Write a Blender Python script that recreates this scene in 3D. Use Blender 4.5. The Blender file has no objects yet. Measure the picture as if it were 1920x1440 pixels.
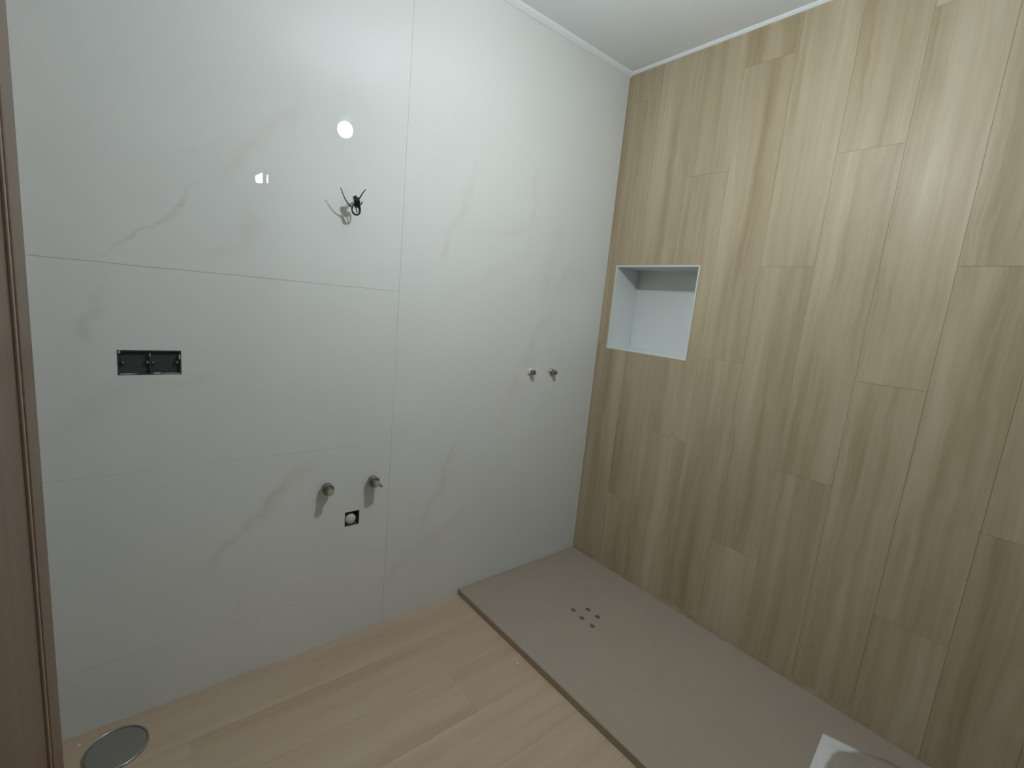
import bpy, bmesh, math, random
from mathutils import Vector, Matrix, noise
random.seed(7)
SC = bpy.context.scene
COL = SC.collection

# ------------------------------------------------------------------ camera, world, exposure
cam_data = bpy.data.cameras.new('camera')
cam = bpy.data.objects.new('camera', cam_data)
COL.objects.link(cam)
cam_data.sensor_width = 36.0
cam_data.lens = 882.696 / 1920 * 36.0
cam_data.clip_start = 0.01
RT = Vector((0.77269001, -0.62801939, 0.09242183))
UP = Vector((0.03373397, 0.1860152, 0.9819676))
FW = Vector((0.63388656, 0.75563879, -0.16491767))
cam.matrix_world = Matrix(((RT.x, UP.x, -FW.x, -2.01515),
                           (RT.y, UP.y, -FW.y, -1.70443),
                           (RT.z, UP.z, -FW.z, 1.40371),
                           (0, 0, 0, 1)))
SC.camera = cam

world = bpy.data.worlds.new('world')
SC.world = world
world.use_nodes = True
world.node_tree.nodes['Background'].inputs[0].default_value = (0.8, 0.85, 0.9, 1)
world.node_tree.nodes['Background'].inputs[1].default_value = 0.05
SC.view_settings.view_transform = 'Standard'
SC.view_settings.look = 'None'
SC.view_settings.gamma = 1.0
SC.view_settings.use_curve_mapping = False
SC.view_settings.exposure = 0.0
BULB_STRENGTH = 196.0
BULB_COLOR = (0.915, 0.995, 1.01)
LAMP = Vector((-1.070, -0.990, 2.235))

# ------------------------------------------------------------------ dimensions
H = 2.60
XL = -2.25          # far left wall
YN = -1.90          # wall behind the photographer
TRAY_W, TRAY_L, TRAY_Z = 0.804, 1.80, 0.032

# ------------------------------------------------------------------ helpers
def link(o, parent=None):
    COL.objects.link(o)
    if parent is not None:
        o.parent = parent
    return o

def obj(name, bm, mat, parent=None, smooth=False):
    me = bpy.data.meshes.new(name)
    bmesh.ops.recalc_face_normals(bm, faces=bm.faces)
    bm.to_mesh(me)
    bm.free()
    if mat:
        me.materials.append(mat)
    if smooth:
        for p in me.polygons:
            p.use_smooth = True
    return link(bpy.data.objects.new(name, me), parent)

def tag(o, label=None, cat=None, group=None, kind=None):
    if label: o['label'] = label
    if cat: o['category'] = cat
    if group: o['group'] = group
    if kind: o['kind'] = kind
    return o

def thing(name, loc, label, cat, group=None):
    o = bpy.data.objects.new(name, None)
    o.empty_display_size = 0.05
    o.location = loc
    link(o)
    return tag(o, label, cat, group)

def box(bm, x0, x1, y0, y1, z0, z1):
    vs = [bm.verts.new((x, y, z)) for z in (z0, z1) for y in (y0, y1) for x in (x0, x1)]
    for f in ((0, 2, 3, 1), (4, 5, 7, 6), (0, 1, 5, 4), (2, 6, 7, 3), (0, 4, 6, 2), (1, 3, 7, 5)):
        bm.faces.new([vs[i] for i in f])
    return vs

def box_bm(*a, bevel=0.0, seg=2):
    bm = bmesh.new()
    box(bm, *a)
    if bevel:
        bmesh.ops.bevel(bm, geom=bm.edges[:], offset=bevel, segments=seg, profile=0.5, affect='EDGES')
    return bm

def plate_bm(u0, u1, v0, v1, depth, axes, holes=()):
    """slab with rectangular holes; axes maps (u, v, d) to xyz, front at d=0, back at d=depth"""
    us = sorted({u0, u1} | {min(max(c, u0), u1) for h in holes for c in (h[0], h[1])})
    vs = sorted({v0, v1} | {min(max(c, v0), v1) for h in holes for c in (h[2], h[3])})
    def solid(i, j):
        if i < 0 or j < 0 or i >= len(us) - 1 or j >= len(vs) - 1:
            return False
        cu, cv = (us[i] + us[i + 1]) / 2, (vs[j] + vs[j + 1]) / 2
        return not any(h[0] < cu < h[1] and h[2] < cv < h[3] for h in holes)
    bm = bmesh.new()
    cache = {}
    def V(i, j, k):
        if (i, j, k) not in cache:
            cache[(i, j, k)] = bm.verts.new(axes(us[i], vs[j], depth * k))
        return cache[(i, j, k)]
    for i in range(len(us) - 1):
        for j in range(len(vs) - 1):
            if not solid(i, j):
                continue
            bm.faces.new([V(i, j, 0), V(i + 1, j, 0), V(i + 1, j + 1, 0), V(i, j + 1, 0)])
            bm.faces.new([V(i, j, 1), V(i, j + 1, 1), V(i + 1, j + 1, 1), V(i + 1, j, 1)])
            for (di, dj, a, b) in ((-1, 0, (i, j), (i, j + 1)), (1, 0, (i + 1, j), (i + 1, j + 1)),
                                   (0, -1, (i, j), (i + 1, j)), (0, 1, (i, j + 1), (i + 1, j + 1))):
                if not solid(i + di, j + dj):
                    bm.faces.new([V(*a, 0), V(*b, 0), V(*b, 1), V(*a, 1)])
    return bm

AX_BACK = lambda u, v, d: (u, d, v)        # marble wall, faces -y
AX_RIGHT = lambda u, v, d: (d, u, v)       # wood wall, faces -x
AX_FLOOR = lambda u, v, d: (u, v, -d)

def lathe_bm(profile, seg=28, axis='z', cap=True):
    """profile: list of (radius, height along axis). axis 'y-' grows towards -y"""
    bm = bmesh.new()
    rings = []
    for r, h in profile:
        ring = []
        for k in range(seg):
            a = 2 * math.pi * k / seg
            c, s = r * math.cos(a), r * math.sin(a)
            ring.append(bm.verts.new((c, s, h) if axis == 'z' else (c, -h, s)))
        rings.append(ring)
    for a, b in zip(rings, rings[1:]):
        for k in range(seg):
            bm.faces.new([a[k], a[(k + 1) % seg], b[(k + 1) % seg], b[k]])
    if cap:
        bm.faces.new(rings[0])
        bm.faces.new(rings[-1])
    return bm

def smooth_path(pts, n=8):
    P = [Vector(p) for p in pts]
    P = [P[0] * 2 - P[1]] + P + [P[-1] * 2 - P[-2]]
    out = []
    for i in range(1, len(P) - 2):
        for k in range(n):
            t = k / n
            a, b, c, d = P[i - 1], P[i], P[i + 1], P[i + 2]
            out.append(0.5 * ((2 * b) + (c - a) * t + (2 * a - 5 * b + 4 * c - d) * t * t + (3 * b - a - 3 * c + d) * t ** 3))
    out.append(P[-2])
    return out

def tube(bm, pts, r, seg=8, closed=False):
    n = len(pts)
    rings = []
    prev = Vector((0.3, 0.5, 0.8))
    for i, p in enumerate(pts):
        a = pts[(i - 1) % n] if (closed or i > 0) else p
        b = pts[(i + 1) % n] if (closed or i < n - 1) else p
        t = (b - a).normalized()
        u = (prev - t * prev.dot(t)).normalized()
        prev = u
        w = t.cross(u)
        rr = r(i / (n - 1)) if callable(r) else r
        rings.append([bm.verts.new(p + (u * math.cos(2 * math.pi * k / seg) + w * math.sin(2 * math.pi * k / seg)) * rr) for k in range(seg)])
    for i in range(n if closed else n - 1):
        A, B = rings[i], rings[(i + 1) % n]
        for k in range(seg):
            bm.faces.new([A[k], A[(k + 1) % seg], B[(k + 1) % seg], B[k]])
    if not closed:
        bm.faces.new(rings[0]); bm.faces.new(rings[-1])
    return bm

# ------------------------------------------------------------------ materials
class NT:
    def __init__(self, name, rough=0.5, spec=0.5):
        self.m = bpy.data.materials.new(name)
        self.m.use_nodes = True
        self.t = self.m.node_tree
        self.b = self.t.nodes['Principled BSDF']
        self.b.inputs['Roughness'].default_value = rough
        self.b.inputs['Specular IOR Level'].default_value = spec
    def n(self, typ, **kw):
        nd = self.t.nodes.new(typ)
        for k, v in kw.items():
            setattr(nd, k, v)
        return nd
    def l(self, a, b):
        self.t.links.new(a, b)
    def val(self, sock, v):
        if hasattr(v, 'is_output') or isinstance(v, bpy.types.NodeSocket):
            self.l(v, sock)
        else:
            sock.default_value = v
    def math(self, op, a, b=0.0, c=0.0, clamp=False):
        nd = self.n('ShaderNodeMath', operation=op, use_clamp=clamp)
        for i, v in enumerate((a, b, c)):
            self.val(nd.inputs[i], v)
        return nd.outputs[0]
    def noise(self, vec, scale, detail=3.0, rough=0.55):
        nd = self.n('ShaderNodeTexNoise')
        if vec is not None: self.l(vec, nd.inputs['Vector'])
        nd.inputs['Scale'].default_value = scale
        nd.inputs['Detail'].default_value = detail
        nd.inputs['Roughness'].default_value = rough
        return nd.outputs['Fac']
    def mapping(self, vec, loc=(0, 0, 0), rot=(0, 0, 0), scale=(1, 1, 1)):
        nd = self.n('ShaderNodeMapping')
        self.l(vec, nd.inputs['Vector'])
        nd.inputs['Location'].default_value = loc
        nd.inputs['Rotation'].default_value = rot
        nd.inputs['Scale'].default_value = scale
        return nd.outputs[0]
    def ramp(self, fac, stops):
        nd = self.n('ShaderNodeValToRGB')
        e = nd.color_ramp.elements
        while len(e) < len(stops): e.new(0.5)
        for el, (p, c) in zip(e, stops):
            el.position = p
            el.color = (*c, 1) if len(c) == 3 else c
        self.l(fac, nd.inputs[0])
        return nd.outputs[0]
    def mix(self, fac, a, b, mode='MIX'):
        nd = self.n('ShaderNodeMix', data_type='RGBA', blend_type=mode)
        self.val(nd.inputs[0], fac)
        for s, v in ((nd.inputs[6], a), (nd.inputs[7], b)):
            self.val(s, (*v, 1) if isinstance(v, tuple) and len(v) == 3 else v)
        return nd.outputs[2]
    def bump(self, h, strength=0.2, dist=0.002):
        nd = self.n('ShaderNodeBump')
        nd.inputs['Strength'].default_value = strength
        nd.inputs['Distance'].default_value = dist
        self.l(h, nd.inputs['Height'])
        self.l(nd.outputs[0], self.b.inputs['Normal'])
    def color(self, c):
        self.val(self.b.inputs['Base Color'], (*c, 1) if isinstance(c, tuple) and len(c) == 3 else c)
        return self
    def coord(self, which='Object'):
        return self.n('ShaderNodeTexCoord').outputs[which]

def plain(name, col, rough=0.5, spec=0.5, metal=0.0, var=0.08, scale=14.0, bump=0.0):
    k = NT(name, rough, spec)
    k.b.inputs['Metallic'].default_value = metal
    f = k.noise(k.coord(), scale, 4)
    k.color(k.mix(f, tuple(c * (1 - var) for c in col), tuple(min(1, c * (1 + var)) for c in col)))
    if bump:
        k.bump(k.noise(k.coord(), scale * 12, 3), bump, 0.001)
    return k.m

def wood_tile(name, stops, along, tone=0.10, rough=0.42, spec=0.35, fine=1.0):
    """wood-look porcelain: grain runs along local axis 'along' ('x' or 'z')"""
    k = NT(name, rough, spec)
    co = k.coord()
    info = k.n('ShaderNodeObjectInfo')
    rnd = info.outputs['Random']
    tsep = k.n('ShaderNodeSeparateColor'); k.l(info.outputs['Color'], tsep.inputs[0])
    off = k.n('ShaderNodeCombineXYZ')
    for i, m in enumerate((37.0, 53.0, 71.0)):
        k.l(k.math('MULTIPLY', rnd, m), off.inputs[i])
    add = k.n('ShaderNodeVectorMath', operation='ADD')
    k.l(co, add.inputs[0]); k.l(off.outputs[0], add.inputs[1])
    v = add.outputs[0]
    L, A = 0.7, 15.0
    s_mid = (L, A, A) if along == 'x' else (A, A, L)
    s_fine = (2.2, 75, 75) if along == 'x' else (75, 75, 2.2)
    s_big = (0.55, 4.2, 4.2) if along == 'x' else (4.2, 4.2, 0.55)
    warp = k.noise(k.mapping(v, scale=(2, 2, 2)), 1.6, 2)
    wv = k.n('ShaderNodeVectorMath', operation='ADD')
    wc = k.n('ShaderNodeCombineXYZ')
    wm = k.math('MULTIPLY', k.math('SUBTRACT', warp, 0.5), 0.035)
    k.l(wm, wc.inputs[0]); k.l(wm, wc.inputs[1]) if along == 'z' else k.l(wm, wc.inputs[1])
    k.l(v, wv.inputs[0]); k.l(wc.outputs[0], wv.inputs[1])
    g1 = k.noise(k.mapping(wv.outputs[0], scale=s_mid), 1.0, 4, 0.6)
    g2 = k.noise(k.mapping(wv.outputs[0], scale=s_fine), 1.0, 3, 0.6)
    g3 = k.noise(k.mapping(wv.outputs[0], scale=s_big), 1.0, 3, 0.5)
    fac = k.math('ADD', k.math('MULTIPLY', g1, 0.55), k.math('ADD', k.math('MULTIPLY', g3, 0.32), k.math('MULTIPLY', g2, 0.17 * fine)))
    tone_off = k.math('MULTIPLY', k.math('SUBTRACT', tsep.outputs[0], 0.5), tone)
    col = k.ramp(k.math('ADD', fac, tone_off), stops)
    # occasional soft knots
    kn = k.noise(k.mapping(v, scale=(1.6, 5, 5) if along == 'x' else (5, 5, 1.6)), 1.0, 2)
    km = k.math('MULTIPLY', k.math('SUBTRACT', kn, 0.66, clamp=True), 1.5, clamp=True)
    k.color(k.mix(km, col, (0.26, 0.195, 0.125)))
    k.bump(g2, 0.12, 0.0008)
    return k.m

def wall_px(u, v):                     # kept as plain numbers: photo measurements on the marble wall plane (x, z)
    d = FW + RT * ((u - 960) / 882.696) - UP * ((v - 720) / 882.696)
    t = 1.70443 / d.y
    return (-2.01515 + d.x * t, 1.40371 + d.z * t)

VEINS = [  # two points in wall metres derived from the photograph, half width m, strength, tint (0 grey-green, 1 beige)
    ((185, 470), (380, 345), 0.008, 0.55, 0.2), ((415, 320), (575, 185), 0.045, 0.55, 1.0),
    ((130, 660), (185, 545), 0.022, 0.55, 0.6), ((95, 815), (275, 725), 0.050, 0.42, 0.7), ((200, 720), (430, 705), 0.02, 0.35, 0.8),
    ((385, 1065), (545, 890), 0.022, 0.62, 0.6), ((455, 1000), (600, 850), 0.040, 0.45, 1.0),
    ((405, 490), (470, 395), 0.035, 0.45, 1.0), ((815, 500), (890, 345), 0.022, 0.50, 1.0), ((870, 440), (1030, 430), 0.016, 0.30, 1.0),
    ((785, 1005), (850, 850), 0.030, 0.60, 1.0), ((700, 1110), (870, 965), 0.045, 0.55, 1.0), ((935, 800), (1015, 610), 0.045, 0.45, 1.0),
    ((990, 480), (1010, 300), 0.030, 0.28, 1.0), ((415, 1160), (470, 1070), 0.020, 0.42, 0.9), ((990, 660), (1080, 480), 0.02, 0.25, 0.7),
    ((830, 900), (850, 830), 0.008, 0.5, 0.3), ((360, 300), (430, 250), 0.02, 0.25, 0.6),
    ((880, 380), (900, 300), 0.010, 0.3, 0.5), ((840, 560), (960, 505), 0.035, 0.22, 1.0), ((1010, 590), (1060, 400), 0.05, 0.2, 0.9)]

def marble_mat():
    k = NT('polished_marble', 0.012, 0.5)
    geo = k.n('ShaderNodeNewGeometry').outputs['Position']
    big = k.noise(geo, 1.6, 3)
    col = k.mix(big, (0.725, 0.745, 0.735), (0.80, 0.81, 0.795))
    w1 = k.n('ShaderNodeTexNoise'); k.l(geo, w1.inputs['Vector'])
    w1.inputs['Scale'].default_value = 5.5; w1.inputs['Detail'].default_value = 5
    sub = k.n('ShaderNodeVectorMath', operation='SUBTRACT'); k.l(w1.outputs['Color'], sub.inputs[0]); sub.inputs[1].default_value = (0.5, 0.5, 0.5)
    sc = k.n('ShaderNodeVectorMath', operation='SCALE'); k.l(sub.outputs[0], sc.inputs[0]); sc.inputs['Scale'].default_value = 0.16
    ad = k.n('ShaderNodeVectorMath', operation='ADD'); k.l(geo, ad.inputs[0]); k.l(sc.outputs[0], ad.inputs[1])
    wv = ad.outputs[0]
    breakup = k.noise(geo, 9.0, 5, 0.65)
    brk = k.math('MULTIPLY', k.math('SUBTRACT', breakup, 0.33, clamp=True), 2.6, clamp=True)
    for (a, b, w, s, tint) in VEINS:
        ax, az = wall_px(*a); bx, bz = wall_px(*b)
        L = math.hypot(bx - ax, bz - az) / 2
        ang = math.atan2(bz - az, bx - ax)
        mp = k.n('ShaderNodeMapping', vector_type='TEXTURE')
        k.l(wv, mp.inputs['Vector'])
        mp.inputs['Location'].default_value = ((ax + bx) / 2, 0, (az + bz) / 2)
        mp.inputs['Rotation'].default_value = (0, -ang, 0)
        sx = k.n('ShaderNodeSeparateXYZ'); k.l(mp.outputs[0], sx.inputs[0])
        du = k.math('MULTIPLY', k.math('ABSOLUTE', sx.outputs[0]), 1 / (L * 1.15))
        dv = k.math('MULTIPLY', k.math('ABSOLUTE', sx.outputs[2]), 1 / (w * 1.3))
        mu = k.math('SUBTRACT', 1.0, k.math('POWER', du, 3.0), clamp=True)
        mv = k.math('POWER', k.math('SUBTRACT', 1.0, dv, clamp=True), 1.3)
        m = k.math('MULTIPLY', k.math('MULTIPLY', mu, mv), k.math('MULTIPLY', brk, s))
        tc = tuple(x * (1 - tint) + y * tint for x, y in zip((0.42, 0.43, 0.38), (0.66, 0.56, 0.44)))
        col = k.mix(m, col, tc)
    k.color(col)
    return k.m

M_MARBLE = marble_mat()
M_GROUT = plain('pale_grout', (0.56, 0.56, 0.54), 0.8, 0.2)
M_GROUT_WOOD = plain('tan_grout', (0.40, 0.33, 0.23), 0.8, 0.2)
WALL_STOPS = [(0.30, (0.30, 0.222, 0.135)), (0.44, (0.41, 0.324, 0.210)), (0.54, (0.478, 0.392, 0.267)), (0.64, (0.545, 0.468, 0.337)), (0.78, (0.62, 0.555, 0.42))]
M_GROUT_FLOOR = plain('beige_grout', (0.46, 0.35, 0.255), 0.8, 0.2)
M_WALLWOOD = wood_tile('oak_look_wall_tile', WALL_STOPS, 'z', 0.13)
FLOOR_STOPS = [(0.28, (0.40, 0.298, 0.208)), (0.46, (0.485, 0.370, 0.268)), (0.58, (0.53, 0.412, 0.306)), (0.76, (0.595, 0.478, 0.366))]
M_FLOORWOOD = wood_tile('oak_look_floor_tile', FLOOR_STOPS, 'x', 0.10, 0.5, 0.3, 0.8)
M_CEIL = plain('white_ceiling_paint', (0.90, 0.94, 0.965), 0.55, 0.3, var=0.015)
M_PLASTER = plain('darkened_plaster', (0.42, 0.41, 0.39), 0.7, 0.3, var=0.03)  # unseen walls, greyed down so less light bounces onto the marble
M_NICHE = plain('white_niche_tile', (0.74, 0.77, 0.765), 0.25, 0.4, var=0.03, scale=6)
M_NICHE_EDGE = plain('white_edge_profile', (0.58, 0.54, 0.44), 0.4, 0.4)
M_TRAY = plain('taupe_resin', (0.375, 0.315, 0.26), 0.55, 0.35, var=0.05, scale=9, bump=0.15)
M_TRAYEDGE = plain('taupe_resin_side', (0.40, 0.32, 0.235), 0.6, 0.3)
M_DOOR = NT('brown_door_veneer', 0.38, 0.4)
_c = M_DOOR.coord()
_g = M_DOOR.noise(M_DOOR.mapping(_c, scale=(40, 40, 1.2)), 1.0, 4)
M_DOOR.color(M_DOOR.ramp(_g, [(0.3, (0.092, 0.050, 0.026)), (0.7, (0.140, 0.078, 0.042))]))
M_DOOR = M_DOOR.m
M_DOORLINE = plain('light_door_bead', (0.19, 0.125, 0.085), 0.35, 0.5)
M_BLACK = plain('black_plastic', (0.050, 0.060, 0.062), 0.5, 0.4, var=0.2)
M_CABLE = plain('dark_cable_sheath', (0.014, 0.018, 0.026), 0.5, 0.4, var=0.15)
M_WIRE = plain('grey_wire_sheath', (0.05, 0.055, 0.06), 0.5, 0.4)
M_STEEL = plain('brushed_steel', (0.50, 0.50, 0.47), 0.24, 0.5, metal=1.0, var=0.1)
M_BRASS = plain('dull_nickel', (0.30, 0.29, 0.265), 0.42, 0.5, metal=0.85, var=0.15, scale=60)
M_PLUG = plain('grey_green_plug', (0.42, 0.43, 0.36), 0.5, 0.4, var=0.1)
M_WHITEPL = plain('white_plastic_pipe', (0.62, 0.60, 0.56), 0.4, 0.4, var=0.06)
M_TAPE = plain('white_sealing_tape', (0.72, 0.72, 0.68), 0.6, 0.3)
M_HOLE = plain('raw_mortar', (0.13, 0.115, 0.095), 0.9, 0.1, var=0.3, scale=40, bump=0.3)
M_DRAIN = plain('dark_grate_void', (0.17, 0.145, 0.115), 0.7, 0.2)
M_COVER = plain('satin_drain_cover', (0.26, 0.255, 0.235), 0.42, 0.5, metal=0.35, var=0.06)
M_SMEAR = plain('plaster_smear', (0.42, 0.43, 0.41), 0.9, 0.2, var=0.2, scale=80, bump=0.3)

def emit(name, col, s):
    k = NT(name, 0.4, 0.3)
    k.color((0.9, 0.9, 0.9))
    k.b.inputs['Emission Color'].default_value = (*col, 1)
    k.b.inputs['Emission Strength'].default_value = s
    return k.m
M_BULB = emit('lit_led_globe', BULB_COLOR, BULB_STRENGTH)
# the globe shines more along its axis than sideways
_t = M_BULB.node_tree
_n = _t.nodes.new('ShaderNodeNewGeometry'); _s = _t.nodes.new('ShaderNodeSeparateXYZ'); _t.links.new(_n.outputs['Normal'], _s.inputs[0])
def _m(op, a, b):
    nd = _t.nodes.new('ShaderNodeMath'); nd.operation = op
    for i, v in enumerate((a, b)):
        if isinstance(v, float): nd.inputs[i].default_value = v
        else: _t.links.new(v, nd.inputs[i])
    return nd.outputs[0]
_up = _m('MAXIMUM', _s.outputs[2], 0.0)
_dn = _m('MAXIMUM', _m('MULTIPLY', _s.outputs[2], -1.0), 0.0)
_w = _m('MULTIPLY', _m('ADD', _m('ADD', _m('MULTIPLY', _up, 3.0), _m('MULTIPLY', _dn, 4.3)), 0.3), BULB_STRENGTH)
_t.links.new(_w, _t.nodes['Principled BSDF'].inputs['Emission Strength'])
M_HALL = emit('lit_hall_diffuser', (0.95, 1.0, 0.97), 30.0)

# ------------------------------------------------------------------ setting: marble wall
BOXU = (-2.032, -1.884, 1.106, 1.178)          # junction box cut-out x0,x1,z0,z1
DRNU = (-1.371, -1.313, 0.486, 0.547)          # waste outlet cut-out
JOINT = 0.0009
bm = plate_bm(XL - 0.1, 0.0, 0.0, H, 0.14, AX_BACK, [BOXU, DRNU])
bmesh.ops.translate(bm, verts=bm.verts, vec=(0, 0.0015, 0))
wall_left = tag(obj('wall_left', bm, M_GROUT), 'white veined marble tiled wall on the left with cut-outs for pipes', 'wall', kind='structure')
cols = [(XL, -1.192, [0.0, 0.216, 0.815, 1.4145, H]), (-1.192, 0.0, [0.0, H])]
for (x0, x1, zs) in cols:
    for (z0, z1) in zip(zs, zs[1:]):
        h = JOINT / 2
        hz = lambda z: 0 if z in (0.0, H) else (0.00025 if z == 0.815 else h)
        a0, a1, b0, b1 = x0 + h, x1 - (h if x1 < 0 else 0), z0 + hz(z0), z1 - hz(z1)
        cx, cz = (a0 + a1) / 2, (b0 + b1) / 2
        hs = [(q[0] - cx, q[1] - cx, q[2] - cz, q[3] - cz) for q in (BOXU, DRNU) if q[0] < a1 and q[1] > a0 and q[2] < b1 and q[3] > b0]
        t = obj('tile', plate_bm(a0 - cx, a1 - cx, b0 - cz, b1 - cz, 0.0015, AX_BACK, hs), M_MARBLE, wall_left)
        t.location = (cx, 0, cz)

# ------------------------------------------------------------------ setting: wood wall with niche
NICHE = (-0.538, -0.064, 1.224, 1.658)
ND = 0.19
bm = plate_bm(YN, 0.14, 0.0, H, ND + 0.05, AX_RIGHT, [NICHE])
bmesh.ops.translate(bm, verts=bm.verts, vec=(0.0012, 0, 0))
wall_right = tag(obj('wall_right', bm, M_GROUT_WOOD), 'wall of upright oak-look plank tiles with a white shelf niche', 'wall', kind='structure')
PW, PL = 0.2, 1.2
j = 0.0009
shared = {}
# tile tone (0 dark, 1 light) by column and by the height of the plank's lower end
TONES = {(5, 2.05): 0.95, (5, 0.85): 0.5, (5, -0.35): 0.35, (4, 1.65): 0.70, (4, 0.45): 0.45, (3, 1.25): 0.5, (3, 0.05): 0.28,
         (6, 1.25): 0.80, (6, 0.05): 0.40, (2, 2.05): 0.5, (2, 0.85): 0.4, (0, 1.25): 0.45, (0, 0.05): 0.4, (1, 1.65): 0.5,
         (1, 0.45): 0.40, (7, 1.65): 0.62, (7, 0.45): 0.35, (8, 0.85): 0.5, (8, -0.35): 0.6}
k = 0
while -PW * k > YN:
    y1, y0 = -PW * k, max(-PW * (k + 1), YN)
    base = 1.25 + 0.4 * (k % 3)
    z = base - 1.2 * math.ceil(base / 1.2)
    while z < H:
        z0, z1 = max(z, 0.0), min(z + PL, H)
        if z1 - z0 > 0.01:
            a0, a1 = y0 + j / 2, y1 - j / 2
            b0, b1 = z0 + j / 2, z1 - j / 2
            cy, cz = (a0 + a1) / 2, (b0 + b1) / 2
            hs = [(NICHE[0] - cy, NICHE[1] - cy, NICHE[2] - cz, NICHE[3] - cz)] if NICHE[0] < a1 and NICHE[1] > a0 and NICHE[2] < b1 and NICHE[3] > b0 else []
            key = (round(a1 - a0, 4), round(b1 - b0, 4))
            if not hs and key in shared:
                t = link(bpy.data.objects.new('plank', shared[key]), wall_right)
            else:
                t = obj('plank', plate_bm(a0 - cy, a1 - cy, b0 - cz, b1 - cz, 0.0012, AX_RIGHT, hs), M_WALLWOOD, wall_right)
                if not hs: shared[key] = t.data
            t.location = (-random.uniform(0, 0.0003), cy, cz)
            tn = TONES.get((k, round(z, 2)), random.uniform(0.35, 0.65))
            t.color = (tn, tn, tn, 1)
        z += PL
    k += 1
# niche lining, five white panels and an edge profile
y0, y1, z0, z1 = NICHE
T = 0.0075
tag(obj('niche_panel', box_bm(ND, ND + T, y0, y1, z0, z1), M_NICHE, wall_right), 'white back panel of the niche')
tag(obj('niche_panel', box_bm(0.0, ND - 0.003, y1 - T, y1, z0, z1), M_NICHE, wall_right), 'white left side of the niche')
tag(obj('niche_panel', box_bm(0.0, ND, y0, y0 + T, z0, z1), M_NICHE, wall_right), 'white right side of the niche')
tag(obj('niche_panel', box_bm(0.0, ND, y0 + T, y1 - T, z0, z0 + T), M_NICHE, wall_right), 'white bottom of the niche')
tag(obj('niche_panel', box_bm(0.0, ND, y0 + T, y1 - T, z1 - T, z1), M_NICHE, wall_right), 'white top of the niche')
bm = plate_bm(y0 - 0.0012, y1 + 0.0012, z0 - 0.0015, z1 + 0.0015, 0.004, AX_RIGHT, [(y0 + 0.001, y1 - 0.001, z0 + 0.001, z1 - 0.001)])
bmesh.ops.translate(bm, verts=bm.verts, vec=(-0.0012, 0, 0))
tag(obj('edge_profile', bm, M_NICHE_EDGE, wall_right), 'thin pale frame around the niche opening')

# ------------------------------------------------------------------ setting: floor, ceiling, other walls
floor = tag(obj('floor', box_bm(-3.4, 0.3, -3.7, 0.14, -0.12, -0.0005), M_GROUT_FLOOR), 'floor of oak-look plank tiles', 'floor', kind='structure')
fshared = {}
r = 0
while -PW * r > YN:
    ya, yb = max(-PW * (r + 1), YN), -PW * r
    off = (-0.30, -0.70, -1.10)[r % 3]
    x = off
    while x < 0.0: x += PL
    while x > XL:
        x1, x0 = min(x, 0.0), max(x - PL, XL)
        if x1 - x0 > 0.01:
            cx, cy = (x0 + x1) / 2, (ya + yb) / 2
            key = (round(x1 - x0, 4), round(yb - ya, 4))
            if key in fshared:
                t = link(bpy.data.objects.new('plank', fshared[key]), floor)
            else:
                t = obj('plank', plate_bm(x0 - cx + j / 2, x1 - cx - j / 2, ya - cy + j / 2, yb - cy - j / 2, 0.0005, AX_FLOOR), M_FLOORWOOD, floor)
                fshared[key] = t.data
            t.location = (cx, cy, 0)
            tn = random.uniform(0.38, 0.62)
            t.color = (tn, tn, tn, 1)
        x -= PL
    r += 1

tag(obj('ceiling', box_bm(XL - 0.1, 0.24, YN - 0.1, 0.14, H, H + 0.1), M_CEIL), 'plain white painted ceiling', 'ceiling', kind='structure')
bm = bmesh.new()     # small plaster cove along the marble wall and along the wood wall
def cove(bm, p0, p1, nrm, s):
    p0, p1, nrm = Vector(p0), Vector(p1), Vector(nrm)
    prof = [(0, 0), (0, -s), (s * 0.25, -s * 0.94), (s * 0.62, -s * 0.62), (s * 0.94, -s * 0.25), (s, 0)]
    A = [bm.verts.new(p0 + nrm * a + Vector((0, 0, b))) for a, b in prof]
    B = [bm.verts.new(p1 + nrm * a + Vector((0, 0, b))) for a, b in prof]
    n = len(prof)
    for i in range(n):
        bm.faces.new([A[i], A[(i + 1) % n], B[(i + 1) % n], B[i]])
    bm.faces.new(A); bm.faces.new(B)
cove(bm, (XL, 0, H), (0, 0, H), (0, -1, 0), 0.022)
tag(obj('trim_1', bm, M_CEIL), 'narrow white plaster strip where the marble wall meets the ceiling', 'trim', kind='structure')
bm = bmesh.new()
cove(bm, (0, -0.012, H), (0, YN, H), (-1, 0, 0), 0.012)
tag(obj('trim_2', bm, M_CEIL), 'thin white sealant strip where the wood-look wall meets the ceiling', 'trim', kind='structure')
tag(obj('wall_end', box_bm(XL - 0.1, XL, YN - 0.1, 0.0, 0.0, H), M_PLASTER), 'short grey plastered wall behind the open brown door', 'wall', kind='structure')
DX0, DX1, DH = -2.10, -1.18, 2.13
bm = plate_bm(XL, 0.24, 0.0, H, -0.1, AX_BACK, [(DX0, DX1, -1, DH)])
bmesh.ops.translate(bm, verts=bm.verts, vec=(0, YN, 0))
tag(obj('wall_front', bm, M_PLASTER), 'grey plastered wall with the doorway behind the photographer', 'wall', kind='structure')
tag(obj('wall_hall', box_bm(-3.4, 0.3, -3.70, -3.60, 0.0, H), M_PLASTER), 'grey far wall of the hallway', 'wall', kind='structure')
hc = tag(obj('ceiling_hall', box_bm(-3.4, 0.3, -3.60, YN - 0.1, H, H + 0.1), M_CEIL), 'white hallway ceiling', 'ceiling', kind='structure')

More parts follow.
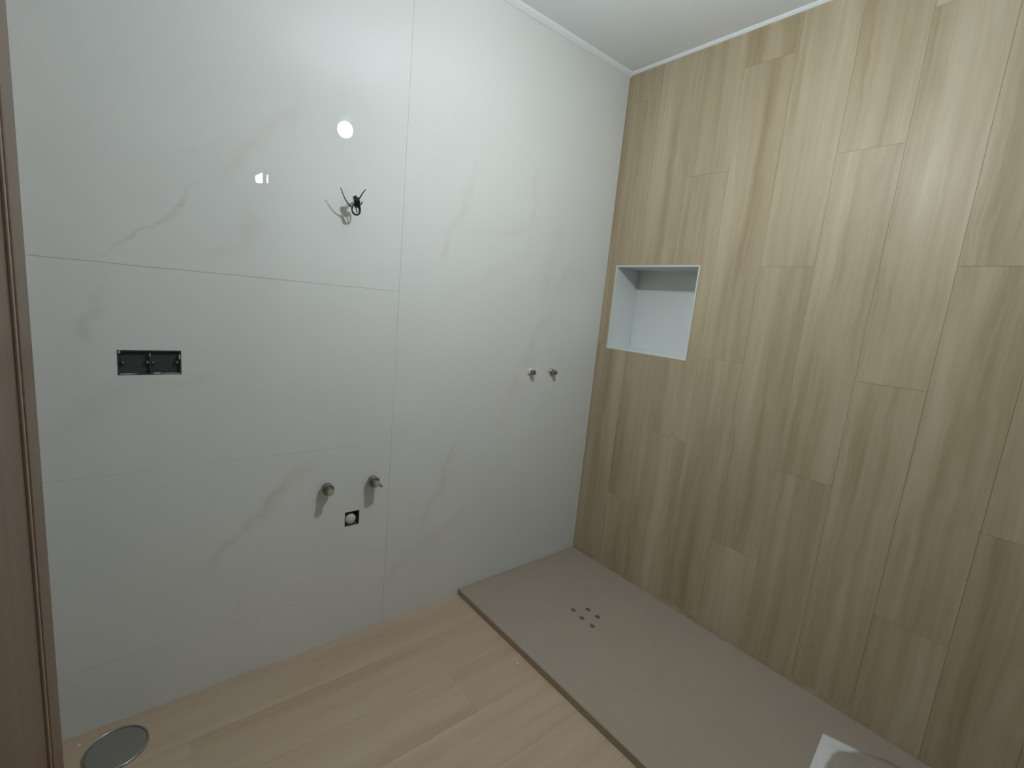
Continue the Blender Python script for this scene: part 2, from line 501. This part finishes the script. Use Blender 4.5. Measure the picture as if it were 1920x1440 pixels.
# open door leaf at the left edge of the view
door = tag(bpy.data.objects.new('door_1', None), 'open dark brown wooden door at the left edge', 'door', kind='structure')
link(door)
door.location = (-2.12, -1.88, 0.0)
LW = 0.94
bm = box_bm(-0.02, 0.02, 0.0, LW, 0.008, 2.10, bevel=0.004, seg=3)
leaf = obj('door_leaf', bm, M_DOOR, door)
obj('stile', box_bm(0.0, 0.0235, LW - 0.082, LW - 0.003, 0.010, 2.098, bevel=0.003), M_DOOR, door)
tag(obj('bead', box_bm(0.0, 0.0225, LW - 0.094, LW - 0.083, 0.010, 2.098, bevel=0.002), M_DOORLINE, door), 'thin light brown line down the door')

# ------------------------------------------------------------------ pendant bulb and hallway lamp
lamp = thing('hanging_bulb', LAMP, 'lit white bulb hanging on a short cord from the ceiling, mirrored in the marble', 'lamp')
R0 = 0.038
prof = [(0.0005, -R0)] + [(R0 * math.sin(math.radians(a)), -R0 * math.cos(math.radians(a))) for a in range(8, 161, 8)] 
bulb = obj('bulb', lathe_bm(prof, 32), M_BULB, lamp, True)
ct = prof[-1]
obj('collar', lathe_bm([(ct[0] + 0.0005, ct[1] - 0.001), (0.0155, 0.048), (0.0145, 0.062), (0.0145, 0.072)], 28), M_WHITEPL, lamp, True)
obj('socket', lathe_bm([(0.0165, 0.066), (0.0175, 0.072), (0.0175, 0.105), (0.012, 0.118), (0.004, 0.122)], 24), M_BLACK, lamp, True)
obj('cord', lathe_bm([(0.003, 0.120), (0.003, H - LAMP.z)], 8), M_BLACK, lamp, True)
hl = thing('hall_lamp', (-0.95, -3.60, 2.36), 'small lit square wall lamp on the hallway wall', 'lamp')
obj('housing', box_bm(-0.065, 0.07, -0.0, 0.03, -0.06, 0.095, bevel=0.004), M_BLACK, hl)
def prism(pts, y0, y1):
    bm = bmesh.new()
    A = [bm.verts.new((x, y0, z)) for x, z in pts]; B = [bm.verts.new((x, y1, z)) for x, z in pts]
    bm.faces.new(A); bm.faces.new(B)
    for i in range(len(pts)):
        bm.faces.new([A[i], A[(i + 1) % len(pts)], B[(i + 1) % len(pts)], B[i]])
    return bm
obj('diffuser', prism([(-0.050, 0.020), (0.012, 0.065), (0.012, -0.030), (-0.041, -0.037)], 0.025, 0.036), M_HALL, hl)
obj('diffuser', prism([(0.050, 0.053), (0.061, 0.055), (0.061, -0.017), (0.050, -0.019)], 0.025, 0.036), M_HALL, hl)

# ------------------------------------------------------------------ shower tray
tray = thing('shower_tray', (-TRAY_W / 2, -TRAY_L / 2, 0.0), 'long low taupe shower tray along the wood-look wall with a drain of small holes', 'shower tray')
holes = [(-0.438, -0.420), (-0.373, -0.455), (-0.445, -0.482), (-0.376, -0.516), (-0.446, -0.545)]
bm = bmesh.new()
N1, N2 = 24, 48
# body with a 2.5 mm dish towards the drain
def tz(x, y):
    d = math.hypot((x + 0.41) / 0.40, (y + 0.48) / 0.9)
    return TRAY_Z - 0.0025 * max(0.0, 1 - min(1.0, d)) ** 1.0
box_ = box_bm(-TRAY_W + 0.0, -0.0005, -TRAY_L, -0.0005, 0.0002, TRAY_Z, bevel=0.003, seg=2)
bmesh.ops.translate(box_, verts=box_.verts, vec=(TRAY_W / 2, TRAY_L / 2, 0))
body = obj('body', box_, M_TRAY, tray)
cut = bmesh.new()
for (hx, hy) in holes:
    m = Matrix.Translation((hx + TRAY_W / 2, hy + TRAY_L / 2, TRAY_Z)) @ Matrix.Rotation(math.radians(-20), 4, 'Z') @ Matrix.Diagonal((0.0112, 0.0128, 0.008, 1))
    bmesh.ops.create_cone(cut, cap_ends=True, segments=18, radius1=1, radius2=1, depth=2, matrix=m)
cutter = obj('cutter', cut, None, tray)
mod = body.modifiers.new('cut', 'BOOLEAN')
mod.object = cutter; mod.operation = 'DIFFERENCE'; mod.solver = 'EXACT'
bpy.context.view_layer.update()
dg = bpy.context.evaluated_depsgraph_get()
me = bpy.data.meshes.new_from_object(body.evaluated_get(dg))
body.modifiers.clear()
body.data = me
bpy.data.objects.remove(cutter)
for (hx, hy) in holes:
    d = obj('drain_hole', lathe_bm([(0.0112, 0.0), (0.0112, 0.002), (0.007, 0.0026), (0.0015, 0.0022)], 16), M_DRAIN, tray)
    d.location = (hx + TRAY_W / 2, hy + TRAY_L / 2, TRAY_Z - 0.0078)
    d.scale = (0.98, 1.12, 1)
    d.rotation_euler = (0, 0, math.radians(-20))
obj('side_strip', box_bm(-TRAY_W / 2 - 0.0012, -TRAY_W / 2 + 0.0005, -TRAY_L / 2, TRAY_L / 2 - 0.001, 0.0005, TRAY_Z - 0.003), M_TRAYEDGE, tray)

# ------------------------------------------------------------------ floor drain
fd = thing('floor_drain', (-2.073, -0.112, 0.0), 'round satin metal floor drain cover near the open door', 'drain')
obj('cover', lathe_bm([(0.0005, 0.0045), (0.069, 0.0045), (0.0715, 0.004), (0.072, 0.0002)], 48), M_COVER, fd)
obj('rim', lathe_bm([(0.0725, 0.0002), (0.0725, 0.0045), (0.0745, 0.0068), (0.0772, 0.0056), (0.0785, 0.0012), (0.0785, 0.0002)], 56, cap=False), M_STEEL, fd, True)

# ------------------------------------------------------------------ junction box
jb = thing('junction_box', (-1.958, 0.0, 1.142), 'open black double electrical box set into the marble wall', 'electrical box')
bw, bh, dp = 0.1465 / 2, 0.070 / 2, 0.042
bm = plate_bm(-bw, bw, -bh, bh, dp, AX_BACK, [(-bw + 0.003, -0.0015, -bh + 0.003, bh - 0.003), (0.0015, bw - 0.003, -bh + 0.003, bh - 0.003)])
bmesh.ops.translate(bm, verts=bm.verts, vec=(0, 0.0012, 0))
obj('shell', bm, M_BLACK, jb)
obj('back_plate', box_bm(-bw + 0.001, bw - 0.001, 0.011, dp + 0.001, -bh + 0.001, bh - 0.001), M_BLACK, jb)
for sx in (-0.062, -0.0062, 0.0062, 0.0635):
    bmx = bmesh.new()
    inner = 0.0
    s = obj('screw_post', box_bm(-0.0045, 0.0045, 0.002, 0.014, -0.005, 0.005, bevel=0.001), M_BLACK, jb)
    s.location = (sx, 0, 0.0005)
    bmx.free()
    q = obj('screw', lathe_bm([(0.0024, -0.0025), (0.0026, 0.0005), (0.0022, 0.0014), (0.0006, 0.0016)], 10, 'y-'), M_STEEL, s, True)
for (a, b, c, d) in ((-0.072, -0.066, 0.026, 0.0345), (-0.070, -0.030, -0.0345, -0.0305), (0.006, 0.026, -0.0342, -0.029), (0.028, 0.0715, -0.0338, -0.0305), (0.068, 0.0722, 0.008, 0.026), (-0.002, 0.001, 0.018, 0.027)):
    bm = bmesh.new()
    n = 10
    top = []; bot = []
    for i in range(n + 1):
        t = i / n
        w = 0.5 + 0.5 * math.sin(math.pi * t) * random.uniform(0.6, 1.0)
        top.append((a + (b - a) * t, c + (d - c) * (0.5 + 0.5 * w)))
        bot.append((a + (b - a) * t, c + (d - c) * (0.5 - 0.5 * w)))
    loop = top + bot[::-1]
    F = [bm.verts.new((x, 0.0004 - 0.0004, z)) for x, z in loop]
    B = [bm.verts.new((x, 0.0030, z)) for x, z in loop]
    bm.faces.new(F); bm.faces.new(B[::-1])
    for i in range(len(loop)):
        bm.faces.new([F[i], F[(i + 1) % len(loop)], B[(i + 1) % len(loop)], B[i]])
    tag(obj('plaster_smear', bm, M_SMEAR, jb), 'grey smear of plaster on the box rim')

# ------------------------------------------------------------------ pipe outlets
def hex_bm(r, y0, y1, n=6, rot=0.0):
    bm = bmesh.new()
    prof = [(r * 0.9, y0), (r, y0 + 0.0012), (r, y1 - 0.0015), (r * 0.88, y1)]
    rings = []
    for rr, h in prof:
        rings.append([bm.verts.new((rr * math.cos(rot + 2 * math.pi * k / n), -h, rr * math.sin(rot + 2 * math.pi * k / n))) for k in range(n)])
    for a, b in zip(rings, rings[1:]):
        for k in range(n):
            bm.faces.new([a[k], a[(k + 1) % n], b[(k + 1) % n], b[k]])
    bm.faces.new(rings[0]); bm.faces.new(rings[-1])
    return bm

def basin_valve(x, z, label, rot, tilt):
    t = thing('pipe_outlet', (x, 0.0, z), label, 'pipe', )
    obj('neck', lathe_bm([(0.0125, 0.0), (0.0125, 0.003), (0.0105, 0.004), (0.0105, 0.018)], 24, 'y-'), M_BRASS, t, True)
    obj('hex_nut', hex_bm(0.0230, 0.016, 0.034, 8, rot), M_BRASS, t)
    obj('stub', lathe_bm([(0.0130, 0.033), (0.0130, 0.060), (0.0120, 0.062)], 24, 'y-'), M_BRASS, t)
    p = obj('plug', lathe_bm([(0.0112, 0.0605), (0.0112, 0.0640), (0.010, 0.0650)], 20, 'y-'), M_PLUG, t)
    return t
basin_valve(-1.449, 0.668, 'left of the two nickel pipe outlets low on the marble wall above the square hole', 0.2, 0)
v2 = basin_valve(-1.271, 0.668, 'right of the two low nickel pipe outlets, with a tab on its side', 0.5, 0)
bm = box_bm(-0.004, 0.004, -0.060, -0.036, -0.019, -0.004, bevel=0.001)
tab = obj('tab', bm, M_BRASS, v2)
tab.location = (0.010, 0, 0.0)
tab.rotation_euler = (0, math.radians(-38), 0)

def shower_stub(x, z, label, ring, rot):
    t = thing('pipe_outlet', (x, 0.0, z), label, 'pipe')
    obj('sealing_ring', lathe_bm([(0.0165, 0.0), (0.0165, 0.006), (0.014, 0.009), (0.010, 0.0095)], 24, 'y-'), ring, t, True)
    obj('stub', lathe_bm([(0.0100, 0.006), (0.0100, 0.018)], 20, 'y-'), M_BRASS, t)
    obj('hex_plug', hex_bm(0.0125, 0.017, 0.032, 6, rot), M_BRASS, t)
    obj('square_end', box_bm(-0.006, 0.006, -0.038, -0.031, -0.006, 0.006, bevel=0.001), M_BRASS, t)
    return t
shower_stub(-0.476, 1.090, 'left of the two shower pipe stubs, ringed by white tape', M_TAPE, 0.1)
shower_stub(-0.330, 1.087, 'right of the two shower pipe stubs, nearest the wood-look wall', M_STEEL, 0.45)

wo = thing('waste_outlet', (-1.342, 0.0, 0.5165), 'white capped waste pipe in a rough square hole below the two low pipes', 'pipe')
obj('hole_lining', plate_bm(-0.029, 0.029, -0.0305, 0.0305, 0.06, AX_BACK, [(-0.0262, 0.0262, -0.0277, 0.0277)]), M_HOLE, wo).location = (0, 0.0016, 0)
obj('hole_back', box_bm(-0.028, 0.028, 0.045, 0.062, -0.0295, 0.0295), M_HOLE, wo)
p = obj('pipe', lathe_bm([(0.0205, -0.044), (0.0205, -0.010), (0.0185, -0.006)], 28, 'y-'), M_WHITEPL, wo, True)
p.location = (-0.004, 0, -0.004)
c = obj('cap', lathe_bm([(0.0215, -0.012), (0.0215, -0.006), (0.018, -0.0015), (0.010, 0.0015), (0.0015, 0.0025)], 28, 'y-'), M_WHITEPL, wo, True)
c.location = (-0.004, 0, -0.004)

# ------------------------------------------------------------------ cable bundle on the marble wall
cb = thing('cable_coil', (-1.392, 0.0, 1.700), 'coil of black wires hanging out of the marble wall under the lamp reflection', 'cable')
O = Vector((-1.392, 0.0, 1.700))
def P(*q): return [Vector(a) - O for a in q]
bm = bmesh.new()
tube(bm, smooth_path(P((-1.370, 0.0008, 1.711), (-1.376, -0.025, 1.713), (-1.386, -0.050, 1.711), (-1.390, -0.058, 1.702), (-1.388, -0.052, 1.690))), 0.0038, 10)
obj('sheath', bm, M_CABLE, cb, True)
ring_c = Vector((-1.388, -0.046, 1.6745)) - O
for i, (rr, ry, off, rot) in enumerate(((0.0140, 0.0185, 0.0, 0.1), (0.0130, 0.0172, 0.0022, 0.22), (0.0144, 0.0178, -0.0022, -0.10))):
    pts = []
    for a in range(24):
        th = 2 * math.pi * a / 24
        x, z = rr * math.cos(th), ry * math.sin(th)
        pts.append(ring_c + Vector((x * math.cos(rot) - z * math.sin(rot), off + 0.003 * math.sin(th * 2 + i), x * math.sin(rot) + z * math.cos(rot))))
    obj('loop', tube(bmesh.new(), pts, 0.0023, 8, closed=True), M_CABLE, cb, True)
# wrapped part above the loop
for i, (dx, dz) in enumerate(((-0.006, 0.0), (0.0, 0.004), (0.006, -0.002))):
    bm = bmesh.new()
    tube(bm, smooth_path(P((-1.396 + dx, -0.058, 1.712 + dz), (-1.392 + dx * 1.2, -0.062, 1.700), (-1.388 + dx * 0.9, -0.054, 1.691), (-1.388 + dx * .7, -0.048, 1.682))), 0.0036, 8)
    obj('strand', bm, M_CABLE, cb, True)
obj('strand', tube(bmesh.new(), smooth_path(P((-1.393, -0.047, 1.688), (-1.387, -0.045, 1.676), (-1.383, -0.045, 1.664))), 0.002, 8), M_CABLE, cb, True)
thin = lambda t: 0.0028 * (1 - 0.5 * t)
for pts in ([(-1.400, -0.048, 1.678), (-1.415, -0.054, 1.683), (-1.433, -0.060, 1.701), (-1.449, -0.066, 1.729)],
            [(-1.391, -0.062, 1.700), (-1.386, -0.074, 1.712), (-1.383, -0.086, 1.724), (-1.378, -0.098, 1.735)],
            [(-1.381, -0.055, 1.688), (-1.376, -0.060, 1.694), (-1.373, -0.064, 1.702)]):
    obj('wire', tube(bmesh.new(), smooth_path(P(*pts)), thin, 8), M_WIRE, cb, True)

# ------------------------------------------------------------------ crumpled paper sheet on the tray
ps = thing('paper_sheet', (-0.17, -1.37, TRAY_Z), 'creased white paper sheet with a greyish brown smear lying on the shower tray', 'paper')
k = NT('stained_white_paper', 0.85, 0.2)
co = k.coord()
sx = k.n('ShaderNodeSeparateXYZ'); k.l(co, sx.inputs[0])
wob = k.math('MULTIPLY', k.math('SUBTRACT', k.noise(co, 14, 4), 0.5), 0.025)
# rounded-corner patch set in from the sheet's corner
nx = k.math('MULTIPLY', sx.outputs[0], -1.0)
ny = k.math('MULTIPLY', sx.outputs[1], -1.0)
ex = k.math('SUBTRACT', k.math('SUBTRACT', ny, k.math('MULTIPLY', nx, 0.112)), 0.030)
ey = k.math('MULTIPLY', k.math('SUBTRACT', k.math('ADD', ny, k.math('MULTIPLY', nx, 0.6)), 0.080), 0.86)
mn = k.n('ShaderNodeMath', operation='SMOOTH_MIN'); k.l(ex, mn.inputs[0]); k.l(ey, mn.inputs[1]); mn.inputs[2].default_value = 0.03
msk = k.math('MULTIPLY', k.math('ADD', mn.outputs[0], wob), 90.0, clamp=True)
sm = k.mix(k.noise(co, 22, 4), (0.32, 0.28, 0.235), (0.43, 0.385, 0.335))
k.color(k.mix(msk, (0.74, 0.74, 0.75), sm))
k.bump(k.noise(co, 60, 4), 0.35, 0.002)
N = 36
bm = bmesh.new()
C0, CA, CB = Vector((0, 0)), Vector((-0.40, -0.045)), Vector((0.115, -0.40))
g = []
for i in range(N + 1):
    row = []
    for jx in range(N + 1):
        u, v = i / N, jx / N
        p2 = C0 + CA * u + CB * v
        ragged = 0.0
        if i == 0 and v > 0.12:
            ragged = 0.006 * noise.noise(Vector((v * 22, 3.1, 0))) + 0.018 * min(1, max(0, (v - 0.3) / 0.12))
        hgt = 0.0035 + 0.011 * max(0, noise.noise(Vector((u * 4.2 + 1.3, v * 4.2, 0.4)))) + 0.004 * abs(noise.noise(Vector((u * 11, v * 11, 5))))
        edge = min(u, v, 1 - u, 1 - v)
        hgt *= 0.35 + 0.65 * min(1, edge / 0.15)
        row.append(bm.verts.new((p2.x + ragged, p2.y, hgt)))
    g.append(row)
for i in range(N):
    for jx in range(N):
        bm.faces.new([g[i][jx], g[i + 1][jx], g[i + 1][jx + 1], g[i][jx + 1]])
bmesh.ops.recalc_face_normals(bm, faces=bm.faces)
low = bmesh.ops.extrude_face_region(bm, geom=bm.faces[:])
for vtx in [e for e in low['geom'] if isinstance(e, bmesh.types.BMVert)]:
    vtx.co.z = max(0.0003, vtx.co.z - 0.0012)
obj('sheet', bm, k.m, ps, True)

# ------------------------------------------------------------------ specks on the floor
def crumb(x, y, s, label):
    bm = bmesh.new()
    bmesh.ops.create_icosphere(bm, subdivisions=2, radius=s)
    for v in bm.verts:
        v.co *= 1 + 0.35 * noise.noise(v.co * (2.5 / s) + Vector((x * 9, y * 9, 0)))
        v.co.z *= 0.6
    zmin = min(v.co.z for v in bm.verts)
    bmesh.ops.translate(bm, verts=bm.verts, vec=(0, 0, -zmin))
    o = obj('plaster_crumb', bm, M_TAPE)
    o.location = (x, y, 0.0)
    tag(o, label, 'crumb', 'plaster crumbs on the floor')
crumb(-0.846, -0.508, 0.0042, 'tiny white plaster crumb on the floor beside the shower tray')
crumb(-2.158, -0.041, 0.0040, 'tiny white plaster crumb on the floor behind the round drain cover')
